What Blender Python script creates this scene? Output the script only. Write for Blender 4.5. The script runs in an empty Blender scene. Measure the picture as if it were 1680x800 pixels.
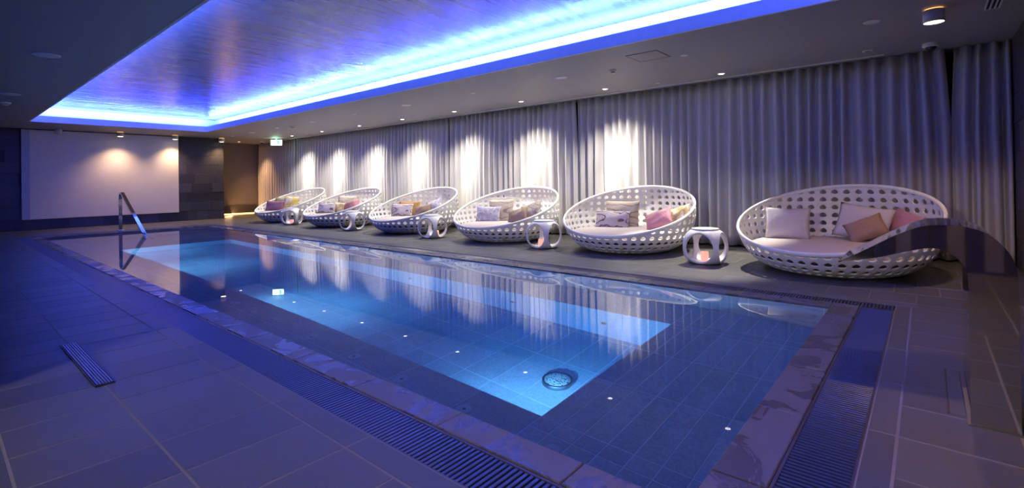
import bpy, bmesh, math, random
from mathutils import Vector, Matrix

random.seed(7)
PI = math.pi
sc = bpy.context.scene
C = sc.collection

# ------------------------------------------------------------------ camera
YAW, PITCH, ROLL = 0.696605674, 0.00623421259, -0.0154645468
FPX, CXP, CYP, CAMH = 806.567284, 844.938676, 292.301790, 1.1
def camera_axes(a, b, c):
    r = Vector((math.cos(a), math.sin(a), 0)); f = Vector((-math.sin(a), math.cos(a), 0)); u = Vector((0, 0, 1))
    f2 = math.cos(b) * f + math.sin(b) * u
    u2 = math.cos(b) * u - math.sin(b) * f
    return math.cos(c) * r + math.sin(c) * u2, math.cos(c) * u2 - math.sin(c) * r, f2
right, up, fwd = camera_axes(YAW, PITCH, ROLL)
cam_data = bpy.data.cameras.new('camera')
cam = bpy.data.objects.new('camera', cam_data)
C.objects.link(cam)
cam_data.sensor_fit = 'HORIZONTAL'
cam_data.sensor_width = 36.0
cam_data.lens = FPX / 1680 * 36.0
cam_data.shift_x = (840 - CXP) / 1680
cam_data.shift_y = (CYP - 400) / 1680
cam_data.clip_start = 0.05
cam.matrix_world = Matrix(((right.x, up.x, -fwd.x, 0), (right.y, up.y, -fwd.y, 0), (right.z, up.z, -fwd.z, CAMH), (0, 0, 0, 1)))
sc.camera = cam

# ------------------------------------------------------------------ world, exposure, sampling
world = bpy.data.worlds.new('world'); sc.world = world
world.use_nodes = True
world.node_tree.nodes['Background'].inputs[0].default_value = (0.02, 0.02, 0.05, 1)
world.node_tree.nodes['Background'].inputs[1].default_value = 0.2
sc.view_settings.view_transform = 'Standard'
sc.view_settings.look = 'None'
sc.view_settings.gamma = 1.0
sc.view_settings.use_curve_mapping = False
sc.view_settings.exposure = 0.15
cy = sc.cycles
cy.use_denoising = True
cy.max_bounces = 9; cy.diffuse_bounces = 4; cy.glossy_bounces = 5; cy.transmission_bounces = 6; cy.volume_bounces = 0
cy.sample_clamp_indirect = 6.0
cy.caustics_refractive = True; cy.caustics_reflective = True
cy.blur_glossy = 0.5

# light strengths (watts) and colours
COVE_W_LONG, COVE_W_SHORT = 2850.0, 670.0
COVE_COL = (0.025, 0.050, 1.0)
CURTAIN_W = 400.0
CURTAIN_COL = (1.0, 0.93, 0.80)
WARM_COL = (1.0, 0.62, 0.33)
WARM_W = 90.0
POOL_W = 38.0
POOL_COL = (0.50, 0.88, 1.0)
HALL_W = 500.0
HALL_COL = (1.0, 0.88, 0.78)

def lamp(name, kind, loc, target, power, col, parent=None, **kw):
    d = bpy.data.lights.new(name, kind)
    d.energy = power; d.color = col
    for k, v in kw.items(): setattr(d, k, v)
    o = bpy.data.objects.new(name, d); C.objects.link(o)
    dirv = (Vector(target) - Vector(loc)).normalized()
    m = dirv.to_track_quat('-Z', 'Y').to_matrix().to_4x4()
    m.translation = Vector(loc)
    if parent is not None:
        o.parent = parent; o.matrix_parent_inverse = Matrix()
        bpy_parent = Matrix.Translation(parent.location)
        o.matrix_local = bpy_parent.inverted() @ m
    else:
        o.matrix_world = m
    return o

# ------------------------------------------------------------------ materials
def nt(name):
    m = bpy.data.materials.new(name); m.use_nodes = True
    t = m.node_tree; p = t.nodes['Principled BSDF']
    return m, t, p
def L(t, a, b): t.links.new(a, b)
def node(t, kind, **kw):
    n = t.nodes.new(kind)
    for k, v in kw.items():
        if hasattr(n, k) and not k in n.inputs: setattr(n, k, v)
    return n
def col4(c): return (c[0], c[1], c[2], 1.0)
def coords(t, scale=(1, 1, 1), kind='Object', rot=(0, 0, 0)):
    tc = t.nodes.new('ShaderNodeTexCoord'); mp = t.nodes.new('ShaderNodeMapping')
    mp.inputs['Scale'].default_value = scale; mp.inputs['Rotation'].default_value = rot
    L(t, tc.outputs[kind], mp.inputs['Vector'])
    return mp.outputs['Vector']
def geopos(t, scale=(1, 1, 1)):
    g = t.nodes.new('ShaderNodeNewGeometry'); mp = t.nodes.new('ShaderNodeMapping')
    mp.inputs['Scale'].default_value = scale
    L(t, g.outputs['Position'], mp.inputs['Vector'])
    return mp.outputs['Vector']
def noise(t, vec, scale, detail=4, rough=0.55, dist=0.0):
    n = t.nodes.new('ShaderNodeTexNoise')
    n.inputs['Scale'].default_value = scale; n.inputs['Detail'].default_value = detail
    n.inputs['Roughness'].default_value = rough; n.inputs['Distortion'].default_value = dist
    L(t, vec, n.inputs['Vector']); return n.outputs['Fac']
def ramp(t, fac, stops):
    r = t.nodes.new('ShaderNodeValToRGB')
    while len(r.color_ramp.elements) > 1: r.color_ramp.elements.remove(r.color_ramp.elements[-1])
    r.color_ramp.elements[0].position = stops[0][0]; r.color_ramp.elements[0].color = col4(stops[0][1])
    for p, c in stops[1:]:
        e = r.color_ramp.elements.new(p); e.color = col4(c)
    L(t, fac, r.inputs['Fac']); return r.outputs['Color']
def mixc(t, fac, a, b, mode='MIX'):
    m = t.nodes.new('ShaderNodeMix'); m.data_type = 'RGBA'; m.blend_type = mode
    if isinstance(fac, (int, float)): m.inputs[0].default_value = fac
    else: L(t, fac, m.inputs[0])
    for i, v in ((6, a), (7, b)):
        if isinstance(v, tuple): m.inputs[i].default_value = col4(v)
        else: L(t, v, m.inputs[i])
    return m.outputs[2]
def maprange(t, v, a, b, c, d):
    m = t.nodes.new('ShaderNodeMapRange')
    m.inputs[1].default_value = a; m.inputs[2].default_value = b; m.inputs[3].default_value = c; m.inputs[4].default_value = d
    L(t, v, m.inputs[0]); return m.outputs[0]
def bump(t, p, h, strength=0.2, dist=0.01):
    b = t.nodes.new('ShaderNodeBump'); b.inputs['Strength'].default_value = strength; b.inputs['Distance'].default_value = dist
    L(t, h, b.inputs['Height']); L(t, b.outputs['Normal'], p.inputs['Normal'])
def plain(name, c, rough=0.5, metal=0.0, spec=0.5, var=0.08, nscale=30.0, bstr=0.05):
    m, t, p = nt(name)
    v = geopos(t)
    n = noise(t, v, nscale)
    lo = tuple(x * (1 - var) for x in c); hi = tuple(min(1, x * (1 + var)) for x in c)
    L(t, ramp(t, n, [(0.3, lo), (0.7, hi)]), p.inputs['Base Color'])
    p.inputs['Roughness'].default_value = rough; p.inputs['Metallic'].default_value = metal
    p.inputs['Specular IOR Level'].default_value = spec
    if bstr: bump(t, p, n, bstr, 0.004)
    return m
def emit(name, c, s):
    m, t, p = nt(name)
    p.inputs['Base Color'].default_value = col4(c)
    p.inputs['Emission Color'].default_value = col4(c); p.inputs['Emission Strength'].default_value = s
    return m
def stone(name, c, rough=0.5, var=0.2, fine=60.0, per_piece=0.25, spec=0.4, bstr=0.25, stretch=(1, 1, 1)):
    m, t, p = nt(name)
    v = geopos(t, stretch)
    n1 = noise(t, v, fine, 5, 0.65); n2 = noise(t, v, 2.3, 4, 0.6)
    cc = ramp(t, n1, [(0.3, tuple(x * (1 - var) for x in c)), (0.7, tuple(x * (1 + var) for x in c))])
    cc = mixc(t, maprange(t, n2, 0.3, 0.7, 0.0, 0.45), cc, tuple(x * 0.72 for x in c))
    oi = t.nodes.new('ShaderNodeObjectInfo')
    g = maprange(t, oi.outputs['Random'], 0, 1, 1 - per_piece, 1 + per_piece)
    vm = t.nodes.new('ShaderNodeVectorMath'); vm.operation = 'SCALE'
    L(t, cc, vm.inputs[0]); L(t, g, vm.inputs['Scale'])
    L(t, vm.outputs[0], p.inputs['Base Color'])
    L(t, maprange(t, n1, 0.2, 0.8, rough * 0.85, min(1, rough * 1.2)), p.inputs['Roughness'])
    p.inputs['Specular IOR Level'].default_value = spec
    bump(t, p, n1, bstr, 0.003)
    return m

M = {}
M['deck'] = stone('deck_tile_grey', (0.098, 0.095, 0.090), 0.42, 0.16, 90, 0.2, 0.45, 0.25, (1, 0.5, 1))
M['grout'] = plain('deck_grout', (0.20, 0.18, 0.16), 0.8)
M['slate'] = stone('slate_wall', (0.042, 0.042, 0.046), 0.55, 0.35, 14, 0.45, 0.4, 0.5, (1, 1, 2))
M['slate_warm'] = stone('slate_wall_warm', (0.10, 0.085, 0.078), 0.55, 0.25, 14, 0.3, 0.4, 0.4, (1, 1, 2))
M['ceiling'] = plain('ceiling_paint', (0.34, 0.325, 0.33), 0.55, 0, 0.4, 0.03, 8, 0.0)
M['cove'] = plain('cove_paint', (0.88, 0.88, 0.88), 0.6, 0, 0.4, 0.03, 8, 0.0)
M['fascia'] = plain('fascia_paint', (0.85, 0.85, 0.86), 0.6, 0, 0.3, 0.03, 8, 0.0)
M['white_panel'] = plain('white_screen', (0.74, 0.72, 0.74), 0.7, 0, 0.2, 0.02, 5, 0.0)
M['panel_blue_lit'] = plain('screen_blue_lit', (0.45, 0.48, 0.66), 0.7, 0, 0.2, 0.02, 5, 0.0)  # blue ambient light on the screen margin, painted into the colour
M['beige_wall'] = plain('beige_wall', (0.22, 0.19, 0.16), 0.8)
M['side_wall'] = plain('brown_side_wall', (0.16, 0.13, 0.085), 0.8)
M['gold_panel'] = plain('olive_gold_panel', (0.26, 0.225, 0.10), 0.5)
M['dark_base'] = plain('dark_baseboard', (0.06, 0.05, 0.045), 0.5)
M['black'] = plain('black_backing', (0.012, 0.012, 0.014), 0.7)
M['channel'] = plain('drain_channel_dark', (0.010, 0.010, 0.014), 0.5)
M['slat'] = plain('grate_slat', (0.024, 0.034, 0.095), 0.33, 0, 0.6, 0.1, 40, 0.0)
M['rail'] = plain('grate_edge_rail', (0.05, 0.04, 0.04), 0.35, 0, 0.5)
M['white_plastic'] = plain('white_plastic', (0.82, 0.82, 0.83), 0.45)
M['grey_plastic'] = plain('grey_plastic', (0.72, 0.72, 0.74), 0.45)
M['lamp_body'] = plain('lamp_body_grey', (0.62, 0.58, 0.56), 0.45, 0.0)
M['dark_metal'] = plain('dark_metal', (0.05, 0.05, 0.055), 0.4, 0.6)
M['chrome'] = plain('polished_steel', (0.72, 0.72, 0.74), 0.035, 1.0, 0.5, 0.02, 3, 0.0)
M['brushed'] = plain('brushed_steel', (0.30, 0.30, 0.33), 0.38, 1.0, 0.5, 0.06, 60, 0.03)
M['weave'] = None
M['table_white'] = plain('table_white_plastic', (0.78, 0.78, 0.80), 0.38, 0, 0.5, 0.02, 20, 0.0)
M['seat'] = plain('seat_fabric', (0.55, 0.48, 0.47), 0.9, 0, 0.1, 0.06, 160, 0.2)
M['blocker_dark'] = plain('light_blocker_dark', (0.05, 0.04, 0.035), 0.9)  # dark colour of the disc added to keep light out below the seat
M['lens_warm'] = emit('lamp_lens_warm', (1.0, 0.80, 0.52), 9.0)
M['glow'] = emit('lamp_glow_orange', (1.0, 0.42, 0.12), 2.5)
M['lens_white'] = emit('spot_lens_white', (1.0, 0.92, 0.78), 7.0)
M['lens_off'] = plain('lamp_lens_off', (0.30, 0.29, 0.30), 0.2)
M['led_blue'] = emit('led_strip_blue', (0.25, 0.45, 1.0), 4.0)
M['led_warm'] = emit('led_strip_warm', (1.0, 0.62, 0.25), 2.2)
M['pool_lens'] = emit('pool_light_lens', (0.75, 0.93, 1.0), 6.0)
M['exit_face'] = emit('exit_sign_face', (0.80, 1.0, 0.86), 3.2)
M['exit_green'] = emit('exit_sign_green', (0.10, 0.75, 0.35), 0.9)
M['candle'] = emit('candle_wax_pink', (1.0, 0.42, 0.30), 0.75)
M['jet'] = plain('water_jet_dark', (0.03, 0.05, 0.07), 0.3, 0.5)
M['cover'] = plain('inlet_cover_grey', (0.62, 0.63, 0.66), 0.4)
M['hall_wall'] = plain('hall_wall', (0.5, 0.48, 0.46), 0.8)

# white woven plastic
m, t, p = nt('white_woven_plastic')
v = coords(t); n = noise(t, v, 70, 3)
w = t.nodes.new('ShaderNodeTexWave'); w.wave_type = 'BANDS'; w.bands_direction = 'Z'; w.inputs['Scale'].default_value = 18
w.inputs['Distortion'].default_value = 2.0
L(t, v, w.inputs['Vector'])
L(t, ramp(t, n, [(0.25, (0.80, 0.79, 0.78)), (0.7, (0.90, 0.89, 0.88))]), p.inputs['Base Color'])
p.inputs['Roughness'].default_value = 0.5
bump(t, p, w.outputs['Fac'], 0.15, 0.006)
M['weave'] = m

# satin stretch ceiling: streaked sheen
m, t, p = nt('satin_stretch_ceiling')
v = geopos(t, (2.2, 0.35, 1)); n1 = noise(t, v, 2.6, 6, 0.6, 0.4)
v2 = geopos(t, (14, 1.2, 1)); n2 = noise(t, v2, 1.5, 4, 0.6)
p.inputs['Base Color'].default_value = (0.27, 0.265, 0.11, 1)
p.inputs['Specular IOR Level'].default_value = 0.8
L(t, maprange(t, n1, 0.3, 0.7, 0.20, 0.36), p.inputs['Roughness'])
ad = t.nodes.new('ShaderNodeMath'); ad.operation = 'MULTIPLY_ADD'; ad.inputs[1].default_value = 0.25
L(t, n2, ad.inputs[0]); L(t, n1, ad.inputs[2])
bump(t, p, ad.outputs[0], 0.10, 0.05)
M['satin'] = m

# coping stone with wet patches
m, t, p = nt('coping_stone_wet')
v = geopos(t); n1 = noise(t, v, 80, 5, 0.65); n2 = noise(t, v, 3.2, 5, 0.55, 1.2)
c1 = ramp(t, n1, [(0.3, (0.085, 0.077, 0.078)), (0.7, (0.125, 0.114, 0.115))])
wet = maprange(t, n2, 0.50, 0.54, 0.0, 1.0)
L(t, mixc(t, wet, c1, (0.07, 0.063, 0.066)), p.inputs['Base Color'])
L(t, maprange(t, wet, 0, 1, 0.45, 0.26), p.inputs['Roughness'])
n3 = noise(t, v, 210, 2, 0.5)
dm = t.nodes.new('ShaderNodeMath'); dm.operation = 'MULTIPLY'; L(t, n3, dm.inputs[0]); L(t, wet, dm.inputs[1])
bump(t, p, dm.outputs[0], 0.25, 0.0015)
M['coping'] = m

# submerged tile
M['pool_tile'] = stone('pool_tile_grey', (0.52, 0.53, 0.55), 0.5, 0.25, 55, 0.08, 0.3, 0.12)
m, t, p = nt('pool_wall_tile')
b = t.nodes.new('ShaderNodeTexBrick'); b.offset = 0.0
b.inputs['Scale'].default_value = 1.0; b.inputs['Brick Width'].default_value = 0.6; b.inputs['Row Height'].default_value = 0.3
b.inputs['Mortar Size'].default_value = 0.006
b.inputs['Color1'].default_value = (0.48, 0.50, 0.52, 1); b.inputs['Color2'].default_value = (0.53, 0.55, 0.57, 1); b.inputs['Mortar'].default_value = (0.72, 0.74, 0.76, 1)
g = t.nodes.new('ShaderNodeNewGeometry'); sx = t.nodes.new('ShaderNodeSeparateXYZ'); cx = t.nodes.new('ShaderNodeCombineXYZ')
L(t, g.outputs['Position'], sx.inputs[0])
ad = t.nodes.new('ShaderNodeMath'); ad.operation = 'ADD'; L(t, sx.outputs[0], ad.inputs[0]); L(t, sx.outputs[1], ad.inputs[1])
L(t, ad.outputs[0], cx.inputs[0]); L(t, sx.outputs[2], cx.inputs[1]); L(t, cx.outputs[0], b.inputs['Vector'])
L(t, b.outputs['Color'], p.inputs['Base Color']); p.inputs['Roughness'].default_value = 0.5
M['pool_wall'] = m
M['pool_grout'] = plain('pool_grout', (0.74, 0.75, 0.77), 0.7)

# water: clear refracting body that absorbs red
m = bpy.data.materials.new('pool_water'); m.use_nodes = True
t = m.node_tree
for n_ in list(t.nodes):
    if n_.type == 'BSDF_PRINCIPLED': t.nodes.remove(n_)
out = t.nodes['Material Output']
gl = t.nodes.new('ShaderNodeBsdfGlass'); gl.inputs['IOR'].default_value = 1.333; gl.inputs['Roughness'].default_value = 0.0
ab = t.nodes.new('ShaderNodeVolumeAbsorption'); ab.inputs['Color'].default_value = (0.04, 0.58, 0.96, 1); ab.inputs['Density'].default_value = 0.62
v = geopos(t); n = noise(t, v, 1.6, 2, 0.4)
bm_ = t.nodes.new('ShaderNodeBump'); bm_.inputs['Strength'].default_value = 0.005; bm_.inputs['Distance'].default_value = 0.05
L(t, n, bm_.inputs['Height']); L(t, bm_.outputs['Normal'], gl.inputs['Normal'])
L(t, gl.outputs[0], out.inputs['Surface']); L(t, ab.outputs[0], out.inputs['Volume'])
M['water'] = m

# curtain cloth
m, t, p = nt('curtain_linen')
v = geopos(t, (60, 60, 6)); n = noise(t, v, 6, 3)
L(t, ramp(t, n, [(0.3, (0.56, 0.54, 0.53)), (0.7, (0.63, 0.61, 0.60))]), p.inputs['Base Color'])
p.inputs['Roughness'].default_value = 0.85; p.inputs['Specular IOR Level'].default_value = 0.15
M['curtain'] = m

def fabric(name, base, line=None, kind=None, scale=6.0, rough=0.85):
    m, t, p = nt(name)
    v = coords(t); fine = noise(t, v, 120, 2)
    c = ramp(t, fine, [(0.3, tuple(x * 0.92 for x in base)), (0.7, tuple(min(1, x * 1.06) for x in base))])
    if kind == 'swirl':
        w = t.nodes.new('ShaderNodeTexWave'); w.wave_type = 'RINGS'; w.inputs['Scale'].default_value = scale
        w.inputs['Distortion'].default_value = 7.0; w.inputs['Detail'].default_value = 1.5; w.inputs['Detail Scale'].default_value = 1.2
        L(t, v, w.inputs['Vector'])
        f = ramp(t, w.outputs['Fac'], [(0.0, (1, 1, 1)), (0.07, (1, 1, 1)), (0.15, (0, 0, 0))])
        c = mixc(t, f, c, line)
    elif kind == 'floral':
        vo = t.nodes.new('ShaderNodeTexVoronoi'); vo.feature = 'DISTANCE_TO_EDGE'; vo.inputs['Scale'].default_value = scale
        nz = t.nodes.new('ShaderNodeTexNoise'); nz.inputs['Scale'].default_value = 5
        L(t, v, nz.inputs['Vector'])
        mv = mixc(t, 0.28, v, nz.outputs['Color']); L(t, mv, vo.inputs['Vector'])
        f = ramp(t, vo.outputs['Distance'], [(0.0, (1, 1, 1)), (0.035, (1, 1, 1)), (0.07, (0, 0, 0))])
        c = mixc(t, f, c, line)
    elif kind == 'blotch':
        nb = noise(t, v, scale, 3, 0.5, 1.0)
        f = ramp(t, nb, [(0.48, (0, 0, 0)), (0.53, (1, 1, 1))])
        c = mixc(t, f, c, line)
    L(t, c, p.inputs['Base Color'])
    p.inputs['Roughness'].default_value = rough; p.inputs['Specular IOR Level'].default_value = 0.2
    wr = noise(t, v, 9, 3, 0.6, 1.5)
    bump(t, p, wr, 0.35, 0.03)
    return m
M['linen'] = fabric('pillow_pale_linen', (0.60, 0.55, 0.55))
M['linen2'] = fabric('pillow_pale_cotton', (0.62, 0.56, 0.58))
M['tan'] = fabric('pillow_tan', (0.36, 0.22, 0.11))
M['pink'] = fabric('pillow_pink_satin', (0.52, 0.24, 0.27), rough=0.4)
M['lilac_line'] = fabric('pillow_lilac_lined', (0.58, 0.52, 0.56), (0.20, 0.13, 0.16), 'swirl', 5.0)
M['beige_line'] = fabric('pillow_beige_lined', (0.58, 0.50, 0.40), (0.36, 0.26, 0.18), 'swirl', 4.0)
M['gold'] = fabric('pillow_cream_gold', (0.66, 0.56, 0.38), (0.46, 0.33, 0.16), 'blotch', 9)
M['lilac_floral'] = fabric('pillow_lilac_floral', (0.40, 0.38, 0.50), (0.60, 0.57, 0.66), 'blotch', 14)
M['bronze'] = fabric('pillow_bronze_satin', (0.26, 0.18, 0.12), rough=0.35)
M['grey_floral'] = fabric('pillow_grey_floral', (0.50, 0.44, 0.38), (0.30, 0.24, 0.20), 'floral', 9)
M['plum'] = fabric('pillow_plum', (0.24, 0.11, 0.13), rough=0.5)
M['orange_trim'] = fabric('pillow_ochre', (0.45, 0.26, 0.10))
M['yellow_floral'] = fabric('pillow_cream_yellow', (0.62, 0.55, 0.45), (0.55, 0.40, 0.08), 'blotch', 7)
M['olive'] = fabric('pillow_olive', (0.36, 0.32, 0.20))

# perforated drain dome
m, t, p = nt('perforated_dome')
v = coords(t); vo = t.nodes.new('ShaderNodeTexVoronoi'); vo.inputs['Scale'].default_value = 55
L(t, v, vo.inputs['Vector'])
L(t, ramp(t, vo.outputs['Distance'], [(0.25, (0.02, 0.03, 0.03)), (0.4, (0.85, 0.9, 0.75))]), p.inputs['Base Color'])
p.inputs['Roughness'].default_value = 0.3; p.inputs['Metallic'].default_value = 0.5
M['dome'] = m

# ------------------------------------------------------------------ mesh helpers
def bx(bm, x0, x1, y0, y1, z0, z1):
    vs = [bm.verts.new(q) for q in ((x0, y0, z0), (x1, y0, z0), (x1, y1, z0), (x0, y1, z0), (x0, y0, z1), (x1, y0, z1), (x1, y1, z1), (x0, y1, z1))]
    for f in ((0, 3, 2, 1), (4, 5, 6, 7), (0, 1, 5, 4), (1, 2, 6, 5), (2, 3, 7, 6), (3, 0, 4, 7)):
        bm.faces.new([vs[i] for i in f])
def tile_bm(bm, x0, x1, y0, y1, z0, z1, c=0.003):
    a = [bm.verts.new(q) for q in ((x0, y0, z0), (x1, y0, z0), (x1, y1, z0), (x0, y1, z0))]
    b = [bm.verts.new(q) for q in ((x0, y0, z1 - c), (x1, y0, z1 - c), (x1, y1, z1 - c), (x0, y1, z1 - c))]
    d = [bm.verts.new(q) for q in ((x0 + c, y0 + c, z1), (x1 - c, y0 + c, z1), (x1 - c, y1 - c, z1), (x0 + c, y1 - c, z1))]
    for i in range(4):
        j = (i + 1) % 4
        bm.faces.new((a[i], a[j], b[j], b[i])); bm.faces.new((b[i], b[j], d[j], d[i]))
    bm.faces.new(d); bm.faces.new(a[::-1])
def lathe(bm, prof, seg=24, cx=0, cy=0, close=True):
    rings = []
    for r, z in prof:
        if r < 1e-6: rings.append([bm.verts.new((cx, cy, z))])
        else: rings.append([bm.verts.new((cx + r * math.cos(2 * PI * i / seg), cy + r * math.sin(2 * PI * i / seg), z)) for i in range(seg)])
    for a, b in zip(rings[:-1], rings[1:]):
        for i in range(seg):
            j = (i + 1) % seg
            if len(a) == 1 and len(b) == 1: continue
            if len(a) == 1: bm.faces.new((a[0], b[j], b[i]))
            elif len(b) == 1: bm.faces.new((a[i], a[j], b[0]))
            else: bm.faces.new((a[i], a[j], b[j], b[i]))
def tube(bm, pts, r, seg=10, closed=False, rad2=None):
    pts = [Vector(q) for q in pts]; n = len(pts); rings = []
    for i, q in enumerate(pts):
        a = pts[(i - 1) % n] if (closed or i > 0) else q
        b = pts[(i + 1) % n] if (closed or i < n - 1) else q
        d = (b - a).normalized()
        ref = Vector((0, 0, 1)) if abs(d.z) < 0.95 else Vector((0, 1, 0))
        s = d.cross(ref).normalized(); u = s.cross(d).normalized()
        r2 = rad2 or r
        rings.append([bm.verts.new(q + s * (r * math.cos(2 * PI * k / seg)) + u * (r2 * math.sin(2 * PI * k / seg))) for k in range(seg)])
    for i in range(n if closed else n - 1):
        a = rings[i]; b = rings[(i + 1) % n]
        for k in range(seg):
            j = (k + 1) % seg
            bm.faces.new((a[k], a[j], b[j], b[k]))
    if not closed:
        bm.faces.new(rings[0][::-1]); bm.faces.new(rings[-1])
def mesh(name, bm, mat, smooth=False, fix=True):
    if fix: bmesh.ops.recalc_face_normals(bm, faces=bm.faces[:])
    me = bpy.data.meshes.new(name); bm.to_mesh(me); bm.free()
    me.materials.append(mat)
    if smooth:
        for q in me.polygons: q.use_smooth = True
    return me
def link(name, me, parent=None, loc=(0, 0, 0), rot=(0, 0, 0)):
    o = bpy.data.objects.new(name, me); C.objects.link(o)
    o.location = loc; o.rotation_euler = rot
    if parent is not None: o.parent = parent
    return o
def obj(name, bm, mat, parent=None, smooth=False, loc=(0, 0, 0), fix=True):
    return link(name, mesh(name, bm, mat, smooth, fix), parent, loc)
def tag(o, label, cat, group=None):
    o['label'] = label; o['category'] = cat
    if group: o['group'] = group
    return o
def thing(name, label, cat, loc=(0, 0, 0), rotz=0.0, group=None):
    o = bpy.data.objects.new(name, None); C.objects.link(o)
    o.location = loc; o.rotation_euler = (0, 0, rotz)
    return tag(o, label, cat, group)
def struct(name, bm, mat, parent=None, label=None):
    o = obj(name, bm, mat, parent)
    if parent is None: o['kind'] = 'structure'
    if label: o['label'] = label
    return o
def boxes(name, lst, mat, parent=None, label=None):
    bm = bmesh.new()
    for b in lst: bx(bm, *b)
    return struct(name, bm, mat, parent, label)
def scale_at(x, y, z=0.0):
    d = Vector((x, y, z - CAMH)); f = d.dot(fwd)
    return FPX / f if f > 0.2 else 0.0
def shown(x, y, z=0.0):
    d = Vector((x, y, z - CAMH)); f = d.dot(fwd)
    if f < 0.25: return False
    px = CXP + FPX * d.dot(right) / f; py = CYP - FPX * d.dot(up) / f
    return -60 < px < 1740 and -60 < py < 860

# ------------------------------------------------------------------ layout (metres)
XO0, XO1, YO0, YO1 = -15.76, -0.216, 1.24, 5.27        # outer edge of the overflow channel
XC0, XC1, YC0, YC1 = -15.53, -0.449, 1.47, 5.085       # channel / coping
XP0, XP1, YP0, YP1 = -15.32, -0.645, 1.640, 4.885      # coping / water
XB0, XB1, YB0, YB1 = -11.75, -1.775, 2.335, 4.275      # deep basin
ZL, ZB, ZW = -0.66, -1.34, -0.010
XWALL, XREC, XR = -18.3, -20.0, 0.82
YCURT, YBACK, YLEFT = 8.30, 8.60, -1.6
ZC = 2.70
HX0, HX1, HY0, HY1 = -16.25, -0.25, 1.57, 5.29         # opening in the ceiling

# ------------------------------------------------------------------ floor slab and tiles
GZ = -0.0015
floor = boxes('floor', [(XREC - .2, XR + 1.2, YLEFT - 3.2, YO0, -0.12, GZ), (XREC - .2, XR + 1.2, YO1, YBACK + .2, -0.12, GZ),
                        (XREC - .2, XO0, YO0, YO1, -0.12, GZ), (XO1, XR + 1.2, YO0, YO1, -0.12, GZ)], M['grout'], None, 'grey stone tiled pool deck with pale joints')
J = 0.0035
tiles = []
def grid(xs, ys):
    for i in range(len(xs) - 1):
        for j in range(len(ys) - 1):
            tiles.append((xs[i] + J, xs[i + 1] - J, ys[j] + J, ys[j + 1] - J))
def steps(a, b, s, phase=None):
    out = [a]; k = (phase if phase is not None else a + s)
    while k < b - 0.03:
        if k > a + 0.03: out.append(k)
        k += s
    out.append(b); return out
XS = .3355
xs_main = steps(XREC, XR, XS, -2.552 - 60 * XS)
for a, b, off in ((.63, 1.115, 0), (.2, .63, .012), (-.24, .2, 0), (-.68, -.24, 0), (-1.12, -.68, 0), (-1.6, -1.12, 0)):
    grid(xs_main, [a, b])
grid(steps(XREC, XR, XS * 2, -2.552 - 60 * XS), [1.115, YO0])
grid(steps(XREC, XR, XS * 2, -2.35 - 60 * XS), [YO1, 5.40])
for k in range(8):
    y0 = 5.40 + .44 * k
    if y0 > YBACK - .05: break
    grid(steps(XREC, XR, XS * 1.0, (-.59 if k % 2 else -.42) - 60 * XS), [y0, min(y0 + .44, YBACK)])
grid(steps(XREC, XO0 - .11, .45), steps(YO0, YO1, XS))
grid([XO0 - .11, XO0], steps(YO0, YO1, XS * 2))
grid([XO1, -.112], steps(YO0, YO1, .66, 2.62 - 4 * .66))
grid(steps(-.112, XR, .40), steps(YO0, YO1, .365, 2.62 - 10 * .365))
tiles = [q for q in tiles if q[1] - q[0] > .02 and q[3] - q[2] > .02]
def area_px(q):
    x, y = (q[0] + q[1]) / 2, (q[2] + q[3]) / 2
    if not shown(x, y): return 0
    s = scale_at(x, y); d = math.hypot(x, y)
    return (q[1] - q[0]) * (q[3] - q[2]) * s * s * CAMH / d
tiles.sort(key=area_px, reverse=True)
cache = {}
def put_tile(q, parent, mat, zt, th, name='tile'):
    w, h = round(q[1] - q[0], 3), round(q[3] - q[2], 3)
    key = (w, h, mat.name, th)
    if key not in cache:
        bm = bmesh.new(); tile_bm(bm, -w / 2, w / 2, -h / 2, h / 2, -th, 0); cache[key] = mesh('tile', bm, mat)
    return link(name, cache[key], parent, ((q[0] + q[1]) / 2, (q[2] + q[3]) / 2, zt))
for q in tiles[:300]: put_tile(q, floor, M['deck'], 0.0 + random.uniform(-.0005, .0005), 0.01)
bm = bmesh.new()
for q in tiles[300:]: tile_bm(bm, q[0], q[1], q[2], q[3], -0.01, 0.0)
o = obj('tile_field', bm, M['deck'], floor); o['kind'] = 'stuff'

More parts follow.
